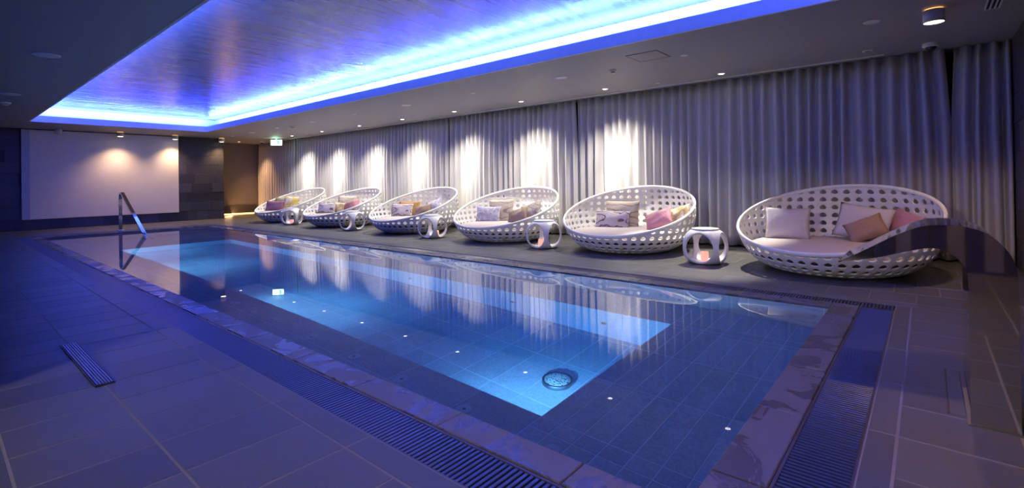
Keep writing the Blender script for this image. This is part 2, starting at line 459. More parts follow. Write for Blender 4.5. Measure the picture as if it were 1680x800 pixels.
# ------------------------------------------------------------------ overflow channel
boxes('trim_1', [(XO0 - .01, XO1 + .01, YO0 - .01, YC0 + .01, -.14, -.085), (XO0 - .01, XO1 + .01, YC1 - .01, YO1 + .01, -.14, -.085),
                 (XO0 - .01, XC0 + .01, YC0, YC1, -.14, -.085), (XC1 - .01, XO1 + .01, YC0, YC1, -.14, -.085)], M['channel'], None, 'dark overflow channel around the pool')
PITCH_S = 0.0255
def slat_mesh(L_, along):
    bm = bmesh.new(); w = 0.0085
    if along == 'y': tile_bm(bm, -w, w, -L_ / 2, L_ / 2, -.022, 0, .002)
    else: tile_bm(bm, -L_ / 2, L_ / 2, -w, w, -.022, 0, .002)
    return mesh('slat', bm, M['slat'])
def grate(label, pos, along, L_, nmax, rails):
    root = thing('overflow_grate', label, 'drain grate', (pos[0][0], pos[0][1], -0.03))
    me = slat_mesh(L_, along)
    pos = sorted(pos, key=lambda q: (0 if shown(*q) else 1, math.hypot(*q)))
    ox, oy = root.location.x, root.location.y
    for q in pos[:nmax]: link('slat', me, root, (q[0] - ox, q[1] - oy, .022))
    if len(pos) > nmax:
        bm = bmesh.new(); w = .0085
        for q in pos[nmax:]:
            x, y = q[0] - ox, q[1] - oy
            if along == 'y': tile_bm(bm, x - w, x + w, y - L_ / 2, y + L_ / 2, 0, .022, .002)
            else: tile_bm(bm, x - L_ / 2, x + L_ / 2, y - w, y + w, 0, .022, .002)
        s = obj('slat_run', bm, M['slat'], root); s['kind'] = 'stuff'
    for r in rails:
        bm = bmesh.new(); bx(bm, r[0] - ox, r[1] - ox, r[2] - oy, r[3] - oy, -.056, .024)
        obj('edge_rail', bm, M['rail'], root)
RW = .012
wN = YC0 - YO0 - 2 * RW; wR = XO1 - XC1 - 2 * RW; wF = YO1 - YC1 - 2 * RW; wL = XC0 - XO0 - 2 * RW
nx = int((XO1 - XO0 - .02) / PITCH_S); ny = int((YC1 - YC0 - .01) / PITCH_S)
grate('dark slatted overflow grate along the pool edge beside the slotted floor drain', [(XO1 - .02 - i * PITCH_S, (YO0 + YC0) / 2) for i in range(nx)], 'y', wN, 300,
      [(XO0, XO1, YO0, YO0 + RW), (XO0, XO1, YC0 - RW, YC0)])
grate('dark slatted overflow grate along the pool edge facing the round loungers', [(XO1 - .02 - i * PITCH_S, (YO1 + YC1) / 2) for i in range(nx)], 'y', wF, 200,
      [(XO0, XO1, YO1 - RW, YO1), (XO0, XO1, YC1, YC1 + RW)])
grate('wide dark slatted overflow grate at the pool end by the steel spout', [((XO1 + XC1) / 2, YC0 + .015 + i * PITCH_S) for i in range(ny)], 'x', wR, 200,
      [(XO1 - RW, XO1, YC0, YC1), (XC1, XC1 + RW, YC0, YC1)])
grate('dark slatted overflow grate at the pool end by the handrail', [((XO0 + XC0) / 2, YC0 + .015 + i * PITCH_S) for i in range(ny)], 'x', wL, 40,
      [(XO0, XO0 + RW, YC0, YC1), (XC0 - RW, XC0, YC0, YC1)])

# ------------------------------------------------------------------ pool shell
pool = boxes('pool_shell', [
    (XC0 - .05, XC1 + .05, YC0 - .05, YP0, -1.5, -.02 - .02), (XC0 - .05, XC1 + .05, YP1, YC1 + .05, -1.5, -.04),
    (XC0 - .05, XP0, YP0, YP1, -1.5, -.04), (XP1, XC1 + .05, YP0, YP1, -1.5, -.04)], M['pool_wall'], None, 'grey tiled swimming pool walls')
pool_bed = boxes('pool_bed', [
    (XP0, XP1, YP0, YB0, -1.5, ZL - .002), (XP0, XP1, YB1, YP1, -1.5, ZL - .002),
    (XB1, XP1, YB0, YB1, -1.5, ZL - .002), (XP0, XB0, YB0, YB1, -1.5, ZL - .002),
    (XB0, XB1, YB0, YB1, -1.5, ZB - .002)], M['pool_grout'], None, 'submerged tiled ledge and deep basin of the pool')
ptiles = []
JP = .0028
def pgrid(xs, ys, z):
    for i in range(len(xs) - 1):
        for j in range(len(ys) - 1):
            ptiles.append((xs[i] + JP, xs[i + 1] - JP, ys[j] + JP, ys[j + 1] - JP, z))
pgrid(steps(XB1, XP1, .152, XB1 + .14), steps(YB0, YB1, .62, YB0 + .62), ZL)
pgrid(steps(XB1, XP1, .152, XB1 + .14), [YP0, YB0 - .12, YB0], ZL)
pgrid(steps(XB1, XP1, .152, XB1 + .14), [YB1, YB1 + .12, YP1], ZL)
pgrid(steps(-14.05, XB1, .62), [YP0, YB0 - .30, YB0], ZL)
pgrid(steps(-14.05, XB1, .62), [YB1, YP1], ZL)
pgrid(steps(-14.05, XB0, .62), steps(YB0, YB1, .62), ZL)
nl = len(ptiles)
pgrid(steps(XB0, XB1, .31), steps(YB0, YB1, .62), ZB)
ptiles.sort(key=lambda q: math.hypot((q[0] + q[1]) / 2, (q[2] + q[3]) / 2))
for q in ptiles[:300]: put_tile(q, pool_bed, M['pool_tile'], q[4], 0.012)
bm = bmesh.new()
for q in ptiles[300:]: tile_bm(bm, q[0], q[1], q[2], q[3], q[4] - .012, q[4])
if len(ptiles) > 300:
    o = obj('tile_field', bm, M['pool_tile'], pool_bed); o['kind'] = 'stuff'
for i, (xa, xb, zt) in enumerate(((XP0, -14.72, -.24), (-14.72, -14.05, -.45))):
    bm = bmesh.new(); tile_bm(bm, xa - .01, xb, YP0 - .01, YP1 + .01, ZL - .05, zt, .01)
    obj('step', bm, M['pool_tile'], pool_bed)
# coping stones
cop = boxes('pool_coping', [(XC0, XC1, YC0, YP0, -.05, -.012), (XC0, XC1, YP1, YC1, -.05, -.012), (XC0, XP0, YP0, YP1, -.05, -.012), (XP1, XC1, YP0, YP1, -.05, -.012)], M['coping'], None, 'dark stone coping around the water')
def stones(xs, ys):
    for i in range(len(xs) - 1):
        for j in range(len(ys) - 1):
            w, h = xs[i + 1] - xs[i] - .004, ys[j + 1] - ys[j] - .004
            bm = bmesh.new(); tile_bm(bm, -w / 2, w / 2, -h / 2, h / 2, -.02, 0, .004)
            obj('coping_stone', bm, M['coping'], cop, False, ((xs[i] + xs[i + 1]) / 2, (ys[j] + ys[j + 1]) / 2, 0.0))
stones(steps(XP0, XP1, .68), [YC0, YP0]); stones(steps(XP0, XP1, .68), [YP1, YC1])
stones([XP1, XC1], [YC0, 1.9, 2.58, 3.26, 3.95, 4.62, YC1]); stones([XC0, XP0], [YC0, 2.2, 2.9, 3.6, 4.3, YC1])

# water body
bm = bmesh.new(); bx(bm, XP0 - .002, XP1 + .002, YP0 - .002, YP1 + .002, -1.45, ZW)
o = obj('pool_water', bm, M['water'])
o['kind'] = 'structure'; o['label'] = 'still blue pool water level with the stone coping'

# ------------------------------------------------------------------ walls
wall_back = boxes('wall_back', [(XWALL - .3, XWALL, YLEFT - .1, 6.46, 0, ZC), ], M['black'], None, 'dark slate clad end wall')
rows = 9; hh = ZC / rows
rr = random.Random(3)
for r in range(rows):
    y = YLEFT + rr.uniform(-.5, 0)
    while y < 6.46:
        w = rr.choice((.3, .45, .6, .6, .75, .9))
        y0, y1 = max(y, YLEFT), min(y + w, 6.46)
        if y1 - y0 > .04:
            z0, z1 = r * hh, (r + 1) * hh
            if not (y0 > 1.7 and y1 < 5.0 and z0 > .35 and z1 < 2.55):
                bm = bmesh.new(); dpt = rr.uniform(.010, .020)
                tile_bm(bm, -(z1 - z0) / 2 + .001, (z1 - z0) / 2 - .001, -(y1 - y0) / 2 + .001, (y1 - y0) / 2 - .001, 0, dpt, .003)
                o = obj('slate_tile', bm, M['slate'], wall_back, False, (XWALL, (y0 + y1) / 2, (z0 + z1) / 2))
                o.rotation_euler = (0, PI / 2, 0)
        y += w
wall_recess = boxes('wall_recess', [(XREC - .2, XREC, 6.3, YBACK, 0, ZC), (XREC, XWALL - .3, 6.3, 6.46, 0, ZC)], M['beige_wall'], None, 'dim beige wall of the corner passage')
boxes('baseboard_back', [(XREC, XREC + .03, 6.46, YCURT - .1, .07, .36)], M['dark_base'], None, 'dark baseboard in the corner passage')
wall_right = boxes('wall_right', [(XR, XR + .2, YLEFT - .1, YBACK + .2, 0, ZC)], M['black'], None, 'stone clad wall beside the curtain end')
for r in range(8):
    z0, z1 = r * ZC / 8, (r + 1) * ZC / 8
    y = YLEFT + (0 if r % 2 else -.35)
    while y < YBACK:
        y0, y1 = max(y, YLEFT), min(y + .7, YBACK)
        if y1 - y0 > .03:
            bm = bmesh.new()
            tile_bm(bm, -(z1 - z0) / 2 + .0015, (z1 - z0) / 2 - .0015, -(y1 - y0) / 2 + .0015, (y1 - y0) / 2 - .0015, 0, .014, .003)
            o = obj('wall_tile', bm, M['slate_warm'], wall_right, False, (XR, (y0 + y1) / 2, (z0 + z1) / 2)); o.rotation_euler = (0, -PI / 2, 0)
        y += .7
boxes('wall_curtain', [(XREC - .2, XR + .2, YBACK, YBACK + .2, 0, ZC)], M['black'], None, 'dark wall behind the curtains')
DX0, DX1, DZ = -2.80, -0.50, 2.12
wall_left = boxes('wall_left', [(XWALL, DX0, YLEFT - .16, YLEFT, 0, ZC), (DX1, XR + .2, YLEFT - .16, YLEFT, 0, ZC), (DX0, DX1, YLEFT - .16, YLEFT, DZ, ZC)], M['side_wall'], None, 'brown plaster wall with a doorway to the lit hall')
for k in range(8):
    x0 = DX1 + .05 + k * .155
    bm = bmesh.new(); tile_bm(bm, -.5 * .15, .5 * .15, -1.02, 1.02, 0, .02 if k % 2 else .035, .004)
    o = obj('wall_panel', bm, M['gold_panel'] if k in (1, 4, 6) else M['dark_base'], wall_left, False, (x0 + .075, YLEFT, 1.05)); o.rotation_euler = (-PI / 2, 0, 0)
boxes('wall_hall', [(-5.0, -4.9, YLEFT - 3.2, YLEFT - .16, 0, ZC), (XR + .2, XR + .4, YLEFT - 3.2, YLEFT - .16, 0, ZC), (-5, XR + .4, YLEFT - 3.3, YLEFT - 3.2, 0, ZC)], M['hall_wall'], None, 'plain walls of the adjoining hall')

# white projection panel
scr = thing('projection_screen', 'large white projection panel on the dark slate end wall', 'screen', (XWALL + .021, 3.36, .27))
bm = bmesh.new(); tile_bm(bm, -1.195, 1.195, -1.64, 1.75, 0, .05, .004)
o = obj('panel', bm, M['white_panel'], scr, False, (0.0, 0.02, 1.21)); o.rotation_euler = (0, PI / 2, 0)
for yy, ww in ((-1.6975, .155),):  # margin strip with the blue light put into its colour
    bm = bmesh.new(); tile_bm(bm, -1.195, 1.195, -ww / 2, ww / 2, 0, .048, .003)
    o = obj('blue_lit_strip', bm, M['panel_blue_lit'], scr, False, (0.0, yy + .0, 1.21)); o.rotation_euler = (0, PI / 2, 0)

# ------------------------------------------------------------------ ceiling with cove
CV = .36
ZLIP, ZUP = 2.85, 3.09
ceil = boxes('ceiling', [(XREC - .2, XR + .4, YLEFT - 3.3, HY0 - .03, ZC, ZC + .05), (XREC - .2, XR + .4, HY1 + .03, YBACK + .2, ZC, ZC + .05),
                         (XREC - .2, HX0 - .03, HY0 - .03, HY1 + .03, ZC, ZC + .05), (HX1 + .03, XR + .4, HY0 - .03, HY1 + .03, ZC, ZC + .05)], M['ceiling'], None, 'dark grey suspended ceiling')
boxes('trim_2', [(HX0 - .03, HX1 + .03, HY0 - .03, HY0, ZC - .002, ZLIP), (HX0 - .03, HX1 + .03, HY1, HY1 + .03, ZC - .002, ZLIP),
                 (HX0 - .03, HX0, HY0, HY1, ZC - .002, ZLIP), (HX1, HX1 + .03, HY0, HY1, ZC - .002, ZLIP)], M['fascia'], None, 'painted lip of the ceiling cove')
boxes('trim_3', [(HX0 - CV - .03, HX1 + CV + .03, HY0 - CV - .03, HY0 - CV, ZC + .05, ZUP), (HX0 - CV - .03, HX1 + CV + .03, HY1 + CV, HY1 + CV + .03, ZC + .05, ZUP),
                 (HX0 - CV - .03, HX0 - CV, HY0 - CV, HY1 + CV, ZC + .05, ZUP), (HX1 + CV, HX1 + CV + .03, HY0 - CV, HY1 + CV, ZC + .05, ZUP)], M['cove'], None, 'bright back face of the ceiling cove')
boxes('ceiling_inset', [(HX0 - CV - .03, HX1 + CV + .03, HY0 - CV - .03, HY1 + CV + .03, ZUP, ZUP + .04)], M['satin'], None, 'satin stretch ceiling glowing blue')
boxes('trim_4', [(XREC, -.4, YCURT - .22, YCURT - .19, ZC - .018, ZC + .01)], M['grey_plastic'], None, 'pale curtain track edge on the ceiling')

def cove_strip(label, loc, length, horiz, power, tilt=(0, 0)):
    root = thing('led_strip', label, 'light strip', loc)
    bm = bmesh.new()
    if horiz: bx(bm, -length / 2, length / 2, -.008, .008, ZSTRIP - .012, ZSTRIP)
    else: bx(bm, -.008, .008, -length / 2, length / 2, ZSTRIP - .012, ZSTRIP)
    obj('diode_band', bm, M['led_blue'], root)
    bm = bmesh.new()
    if horiz: bx(bm, -length / 2, length / 2, -.014, .014, 0, ZSTRIP - .012)
    else: bx(bm, -.014, .014, -length / 2, length / 2, 0, ZSTRIP - .012)
    obj('mounting_profile', bm, M['brushed'], root)
    d = bpy.data.lights.new('cove_light', 'AREA'); d.shape = 'RECTANGLE'; d.energy = power; d.color = COVE_COL
    d.size = length if horiz else .03; d.size_y = .03 if horiz else length
    o = bpy.data.objects.new('cove_light', d); C.objects.link(o); o.parent = root
    o.location = (0, 0, ZSTRIP + .012); o.rotation_euler = (PI + tilt[0], tilt[1], 0)
cxm, cym = (HX0 + HX1) / 2, (HY0 + HY1) / 2
zs = ZC + .05
TL_ = math.radians(0)
ZSTRIP = ZLIP - .012 - zs
cove_strip('long blue light strip hidden in the cove above the lounger side of the pool', (cxm, HY1 + .085, zs), HX1 - HX0, True, COVE_W_LONG, (TL_, 0))
cove_strip('long blue light strip hidden in the cove above the floor drain side of the pool', (cxm, HY0 - .085, zs), HX1 - HX0, True, COVE_W_LONG, (-TL_, 0))
cove_strip('short blue light strip hidden in the cove next to the projection panel', (HX0 - .085, cym, zs), HY1 - HY0, False, COVE_W_SHORT, (0, TL_))
cove_strip('short blue light strip hidden in the cove above the steel spout', (HX1 + .085, cym, zs), HY1 - HY0, False, COVE_W_SHORT, (0, -TL_))

# ------------------------------------------------------------------ curtains
def folds(x0, x1, seed):
    r = random.Random(seed); xs = [x0]; 
    while xs[-1] < x1: xs.append(xs[-1] + r.uniform(.12, .21))
    amps = [r.uniform(.06, .11) for _ in xs]
    drift = [r.uniform(-.035, .035) for _ in xs]
    return xs, amps, drift
def curtain(label, x0, x1, seed, gap_r=0.0, gap_l=0.0):
    xs, amps, drift = folds(x0, x1, seed)
    nz = 14; zt, zb = ZC - .005, .025
    per = 7
    cols = []
    for i in range(len(xs) - 1):
        for k in range(per): cols.append((i, k / per))
    cols.append((len(xs) - 2, 1.0))
    bm = bmesh.new(); g = []
    W = xs[-1] - x0
    for (i, f) in cols:
        x = xs[i] + (xs[i + 1] - xs[i]) * f
        x = x0 + (x - x0) * (x1 - x0) / W
        a = amps[i] * (1 - f) + amps[min(i + 1, len(amps) - 1)] * f
        dr = drift[i] * (1 - f) + drift[min(i + 1, len(drift) - 1)] * f
        c = []
        for j in range(nz + 1):
            h = j / nz
            z = zt + (zb - zt) * h
            s = math.sin(2 * PI * f)
            s = math.copysign(abs(s) ** .75, s)
            amp = a * (.55 + .45 * min(1, h * 2.2))
            edge = min(1, (x - x0) / .15, (x1 - x) / .15) if x1 - x0 > .3 else 0.0
            xx = x + dr * h * max(0, edge)
            open_ = max(0, (z - 1.75) / .95)
            xx -= gap_r * open_ * max(0, 1 - (x1 - x) / .5)
            xx += gap_l * open_ * max(0, 1 - (x - x0) / .5)
            c.append(bm.verts.new((xx, YCURT + amp * s, z)))
        g.append(c)
    for a, b in zip(g[:-1], g[1:]):
        for j in range(nz): bm.faces.new((a[j], b[j], b[j + 1], a[j + 1]))
    bmesh.ops.recalc_face_normals(bm, faces=bm.faces[:])
    bmesh.ops.solidify(bm, geom=bm.faces[:], thickness=.004)
    ox = (x0 + x1) / 2
    bmesh.ops.translate(bm, verts=bm.verts[:], vec=(-ox, -YCURT, 0))
    o = obj('curtain', bm, M['curtain'], None, True, (ox, YCURT, 0))
    return tag(o, label, 'curtain', 'floor length curtains along the window side')
curtain('pale pleated curtain end beside the beige corner passage', XREC + .05, -16.9, 11)
curtain('wide pale pleated curtain behind the loungers next to the exit sign', -16.88, -9.05, 12)
curtain('pale pleated curtain under bright spots, ending at the dark slit', -9.03, -5.30, 13, .03)
curtain('pleated curtain from the dark slit past the last lounger', -5.29, .25, 14, .05, .0)
curtain('short dim curtain beside the stone clad wall', .25, XR - .02, 15, 0, .04)

# ------------------------------------------------------------------ ceiling fittings
def disc_fitting(name, label, cat, x, y, r, group=None, mat='grey_plastic', z=ZC):
    root = thing(name, label, cat, (x, y, z), 0, group)
    bm = bmesh.new(); lathe(bm, [(r, 0.002), (r, -.006), (r * .93, -.009), (r * .88, -.009)], 28)
    obj('rim', bm, M['white_plastic'], root, True)
    bm = bmesh.new(); lathe(bm, [(r * .88, -.008), (r * .4, -.0095), (0, -.010)], 28)
    obj('face', bm, M[mat], root, True)
    return root
for k, x in enumerate((-.41, -4.32, -8.16, -12.0, -15.64)):
    disc_fitting('ceiling_speaker', 'round pale ceiling speaker ' + ('next to the large lit cylinder lamp', 'above the lounger with the pink satin pillow', 'above the lounger with the ochre pillow', 'above the lounger with lilac lined and plum pillows', 'above the lounger nearest the exit sign')[k], 'speaker', x, 6.31, .095 if k else .075, 'ceiling speakers above the loungers', 'grey_plastic')
for k, x in enumerate((-2.38, -6.22, -10.06, -13.95, -17.1)):
    disc_fitting('sprinkler_cover', 'small round ceiling sprinkler cover ' + ('beside the access hatch', 'above the lounger with the bronze pillow', 'above the gap between ochre and plum pillow loungers', 'beside the smoke detector near the exit sign', 'before the corner passage')[k], 'sprinkler', x, 6.3, .05, 'sprinkler covers above the loungers')
for k, x in enumerate((-3.4, -11.45, -7.2, -15.2)):
    disc_fitting('sprinkler_dot', 'tiny round ceiling cover at the curtain ' + ('beside the access hatch', 'behind the lounger with lilac lined and plum pillows', 'between the bronze and ochre pillow loungers', 'behind the lounger nearest the exit sign')[k], 'sprinkler', x, 7.8, .035, 'tiny covers along the curtain')
disc_fitting('ceiling_speaker', 'round pale speaker alone in the dark ceiling over the floor drain', 'speaker', -8.06, .92, .135)
disc_fitting('ceiling_speaker', 'round pale speaker next to the smoke detector over the deck side', 'speaker', -11.8, .90, .135)
def detector(label, x, y, r=.055):
    root = thing('smoke_detector', label, 'smoke detector', (x, y, ZC))
    bm = bmesh.new(); lathe(bm, [(r, 0.001), (r, -.018), (r * .92, -.024), (r * .6, -.026), (0, -.026)], 24); obj('base', bm, M['white_plastic'], root, True)
    bm = bmesh.new(); lathe(bm, [(r * .6, -.024), (r * .58, -.044), (r * .42, -.052), (0, -.053)], 24); obj('sensor_cap', bm, M['grey_plastic'], root, True)
    bm = bmesh.new(); lathe(bm, [(r * .62, -.030), (r * .66, -.033), (r * .62, -.036)], 24); obj('vent_ring', bm, M['dark_metal'], root, True)
detector('white smoke detector beside the ceiling hatch above the loungers', -3.48, 6.43)
detector('white smoke detector near the exit sign', -13.27, 6.42, .07)
detector('white smoke detector over the deck beyond the ceiling speakers', -13.0, .93, .08)
def dome_camera(label, x, y):
    root = thing('dome_camera', label, 'camera', (x, y, ZC))
    bm = bmesh.new(); lathe(bm, [(.085, .001), (.085, -.035), (.075, -.045), (.055, -.047)], 28); obj('housing', bm, M['white_plastic'], root, True)
    bm = bmesh.new(); lathe(bm, [(.056, -.044), (.052, -.062), (.036, -.080), (.015, -.088), (0, -.089)], 28); obj('dome', bm, M['jet'], root, True)
dome_camera('white dome camera above the curtain by the stone clad wall', .07, 7.85)
dome_camera('small white dome camera at the curtain end near the exit sign', -18.6, 7.85)
# hatch
h = thing('ceiling_hatch', 'square flush access hatch in the ceiling beside the smoke detector', 'hatch', (-2.75, 6.02, ZC))
bm = bmesh.new(); bx(bm, -.20, .20, -.20, .20, -.004, .002); obj('panel', bm, M['ceiling'], h)
for a, b in (((-.215, .215), (-.212, -.204)), ((-.215, .215), (.204, .212)), ((-.212, -.204), (-.215, .215)), ((.204, .212), (-.215, .215))):
    bm = bmesh.new(); bx(bm, a[0], a[1], b[0], b[1], -.005, .002); obj('frame_edge', bm, M['dark_metal'], h)
# slot diffuser
s = thing('slot_diffuser', 'pale slotted air diffuser in the ceiling by the stone clad wall', 'vent', (.51, 5.6, ZC))
bm = bmesh.new(); bx(bm, -.055, .055, -1.0, 1.0, -.002, .002); obj('backing', bm, M['black'], s)
for xx in (-.05, -.015, .02, .05):
    bm = bmesh.new(); bx(bm, xx - .006, xx + .006, -1.0, 1.0, -.014, .0); obj('blade', bm, M['grey_plastic'], s)

# curtain spotlights
def curtain_spot(label, x, y, target, power, on=True, size=math.radians(62), blend=.9, spill=0.0):
    root = thing('recessed_spotlight', label, 'spotlight', (x, y, ZC), 0, 'recessed spotlights along the curtain')
    bm = bmesh.new(); lathe(bm, [(.060, .001), (.060, -.006), (.050, -.010), (.042, -.008)], 28); obj('bezel', bm, M['white_plastic'], root, True)
    bm = bmesh.new(); lathe(bm, [(.042, -.006), (.030, -.012), (0, -.014)], 24); obj('lens', bm, M['lens_white' if on else 'lens_off'], root, True)
    if on:
        lamp('spot_light', 'SPOT', (x, y, ZC - .035), target, power, CURTAIN_COL, root, spot_size=size, spot_blend=blend, shadow_soft_size=.03)
        if spill: lamp('spill_light', 'SPOT', (x, y, ZC - .030), (x, y - .15, 0), spill, CURTAIN_COL, root, spot_size=math.radians(120), spot_blend=.9, shadow_soft_size=.03)
sp = [-4.30, -6.20, -8.15, -10.04, -11.95, -13.95, -15.85]
spl = ['behind the lounger with the pink satin pillow', 'behind the lounger with the bronze pillow', 'behind the gap between the bronze and ochre pillow loungers',
       'behind the gap between the ochre and plum pillow loungers', 'behind the lounger with lilac lined and plum pillows', 'just before the lounger nearest the exit sign', 'beside the exit sign']
for i, x in enumerate(sp):
    curtain_spot('lit recessed spotlight washing the curtain ' + spl[i], x, 7.64, (x, YCURT - .02, 1.02), CURTAIN_W * .95, True, math.radians(42), 1.0, CURTAIN_W * .6)
curtain_spot('bright recessed spotlight pointing down at the side table near the last lounger', -2.38, 7.80, (-2.35, 6.75, 0), CURTAIN_W * 1.3, True, math.radians(50), .5)
curtain_spot('unlit recessed spotlight above the last lounger', -.55, 7.74, (-.55, 8.2, 1), 0, False)

# surface mounted cylinder lamps
def cylinder_lamp(label, x, y, on=True, power=WARM_W, r=.085, h=.13, size=math.radians(135)):
    root = thing('cylinder_downlight', label, 'ceiling lamp', (x, y, ZC))
    bm = bmesh.new(); lathe(bm, [(r * .82, .001), (r * .82, -.012), (r, -.014), (r, -h), (r * .93, -h - .003), (r * .93, -h + .012)], 32); obj('housing', bm, M['lamp_body'], root, True)
    bm = bmesh.new(); lathe(bm, [(r * .93, -h + .004), (r * .5, -h - .004), (0, -h - .006)], 28); obj('lens', bm, M['lens_warm' if on else 'lens_off'], root, True)
    if on:
        bm = bmesh.new(); lathe(bm, [(r * .84, -.004), (r * .88, -.008), (r * .84, -.012)], 28); obj('glow_ring', bm, M['glow'], root, True)
        lamp('down_light', 'SPOT', (x, y, ZC - h - .03), (x, y, 0), power, WARM_COL, root, spot_size=size, spot_blend=1.0, shadow_soft_size=.06)
cylinder_lamp('lit cylinder lamp on the ceiling above the middle of the projection panel', -17.82, 3.58, True, WARM_W * 1.25, .085, .13, math.radians(118))
cylinder_lamp('lit cylinder lamp on the ceiling above the projection panel edge', -17.92, 4.96, True, WARM_W * 1.25, .085, .13, math.radians(118))
cylinder_lamp('lit cylinder lamp on the ceiling before the bare slate wall', -18.05, 6.32, True, WARM_W * 1.25, .085, .13, math.radians(118))
cylinder_lamp('unlit cylinder lamp on the ceiling above the projection panel', -17.95, 2.27, False)
cylinder_lamp('large lit cylinder lamp on the ceiling by the stone clad wall', .08, 6.24, True, WARM_W * .8, .085, .13)

cylinder_lamp('added unseen warm fill lamp on the ceiling above the deck before the steel spout', -.12, 2.3, True, WARM_W * 1.0, .085, .13, math.radians(140))  # added out of view to warm the last lounger and the deck around the spout
cylinder_lamp('added unseen warm fill lamp on the ceiling by the doorway wall', .25, -1.1, True, WARM_W * .8, .085, .13, math.radians(110))  # added behind the camera to warm the doorway wall and near floor
# exit sign
ex = thing('exit_sign', 'glowing green white exit sign hanging at the curtain end', 'exit sign', (-17.2, 7.75, ZC), math.radians(48))
bm = bmesh.new(); bx(bm, -.19, .19, -.02, .02, -.235, -.035); obj('case', bm, M['white_plastic'], ex)
bm = bmesh.new(); bx(bm, -.18, .18, -.026, -.0195, -.225, -.045); obj('face', bm, M['exit_face'], ex)
bm = bmesh.new(); bx(bm, -.03, .03, -.01, .01, -.036, .002); obj('bracket', bm, M['grey_plastic'], ex)
bm = bmesh.new()
bx(bm, .03, .10, -.029, -.0255, -.20, -.07)
obj('door_symbol', bm, M['exit_green'], ex)
bm = bmesh.new(); bx(bm, -.14, -.06, -.029, -.0255, -.145, -.125)
vs = [bm.verts.new(q) for q in ((-.06, -.028, -.175), (-.06, -.028, -.095), (-.01, -.028, -.135))]; bm.faces.new(vs)
obj('arrow_symbol', bm, M['exit_green'], ex)
lamp('exit_glow', 'POINT', (-17.2, 7.62, ZC - .15), (-17.2, 7.0, 0), 2.2, (.45, 1.0, .65), ex, shadow_soft_size=.08)

# warm strip under the passage baseboard
ws = thing('floor_light_strip', 'warm light strip under the dark baseboard in the corner passage', 'light strip', (XREC + .012, 7.3, .01))
bm = bmesh.new(); bx(bm, -.01, .012, -.82, .82, .0, .05); obj('diffuser', bm, M['led_warm'], ws)
lamp('strip_light', 'AREA', (XREC + .06, 7.3, .055), (XREC + .5, 7.9, .35), 30.0, (1.0, .52, .20), ws, shape='RECTANGLE', size=1.5, size_y=.03)
# warm lamp in the passage that lights the curtain end
pl = thing('passage_downlight', 'recessed warm lamp in the ceiling of the corner passage', 'ceiling lamp', (-19.2, 7.3, ZC))
bm = bmesh.new(); lathe(bm, [(.06, .001), (.06, -.006), (.05, -.010), (.042, -.008)], 24); obj('bezel', bm, M['white_plastic'], pl, True)
bm = bmesh.new(); lathe(bm, [(.042, -.006), (0, -.010)], 24); obj('lens', bm, M['lens_warm'], pl, True)
lamp('down_light', 'SPOT', (-19.2, 7.3, ZC - .03), (-19.0, 8.25, .4), 160.0, (1.0, .55, .25), pl, spot_size=math.radians(80), spot_blend=.8, shadow_soft_size=.04)

# hall lamp beyond the doorway
hl = thing('hall_lamp', 'bright ceiling lamp in the hall beyond the doorway', 'ceiling lamp', (-1.66, -3.4, ZC))
bm = bmesh.new(); lathe(bm, [(.10, .001), (.10, -.36), (.09, -.37)], 24); obj('housing', bm, M['lamp_body'], hl, True)
bm = bmesh.new(); lathe(bm, [(.09, -.365), (0, -.375)], 24); obj('lens', bm, M['lens_warm'], hl, True)
lamp('hall_light', 'SPOT', (-1.66, -3.4, ZC - .42), (-3.5, .75, 0), HALL_W, HALL_COL, hl, spot_size=math.radians(115), spot_blend=1.0, shadow_soft_size=.03)

# ------------------------------------------------------------------ underwater fittings
ORD = ('first', 'second', 'third', 'fourth', 'fifth', 'sixth', 'seventh')
for i, x in enumerate((-2.1, -5.6, -9.2, -11.45)):
    root = thing('underwater_light', 'round underwater light in the basin side, ' + ('nearest the dome drain', 'second from the dome drain', 'second from the handrail steps', 'nearest the handrail steps')[i], 'pool light', (x, YB0, -.84), 0, 'underwater lights in the basin side')
    bm = bmesh.new(); lathe(bm, [(.10, -.001), (.10, .012), (.085, .016), (.075, .010)], 24)
    o = obj('bezel', bm, M['brushed'], root, True); o.rotation_euler = (-PI / 2, 0, 0)
    bm = bmesh.new(); lathe(bm, [(.076, .008), (.04, .014), (0, .015)], 24)
    o = obj('lens', bm, M['pool_lens'], root, True); o.rotation_euler = (-PI / 2, 0, 0)
    lamp('beam', 'AREA', (x, YB0 + .03, -.84), (x, YB0 + 1.0, -1.75), POOL_W, POOL_COL, root, shape='DISK', size=.15)
for i, x in enumerate((-2.46, -3.64, -5.49, -7.4, -9.3)):
    root = thing('water_jet', ORD[i] + ' small dark round jet in the lit basin side, counted from the spout end', 'pool jet', (x, YB1, -1.02), 0, 'jets in the basin side')
    bm = bmesh.new(); lathe(bm, [(.045, -.001), (.045, .010), (.032, .014), (.026, .006)], 20); o = obj('collar', bm, M['cover'], root, True); o.rotation_euler = (PI / 2, 0, 0)
    bm = bmesh.new(); lathe(bm, [(.027, .006), (0, .004)], 20); o = obj('nozzle', bm, M['jet'], root, True); o.rotation_euler = (PI / 2, 0, 0)
for i, x in enumerate((-1.54, -2.19, -2.81, -3.40, -4.05, -4.8, -5.7)):
    root = thing('inlet_cover', ORD[i] + ' faint round inlet cover on the submerged ledge, counted from the spout end', 'pool inlet', (x, 2.10, ZL), 0, 'inlet covers on the submerged ledge')
    bm = bmesh.new(); lathe(bm, [(.055, -.002), (.055, .004), (.045, .006), (0, .006)], 24); obj('plate', bm, M['cover'], root, True)
    bm = bmesh.new(); lathe(bm, [(.012, .005), (.012, .009), (0, .009)], 12); obj('screw_cap', bm, M['brushed'], root, True)
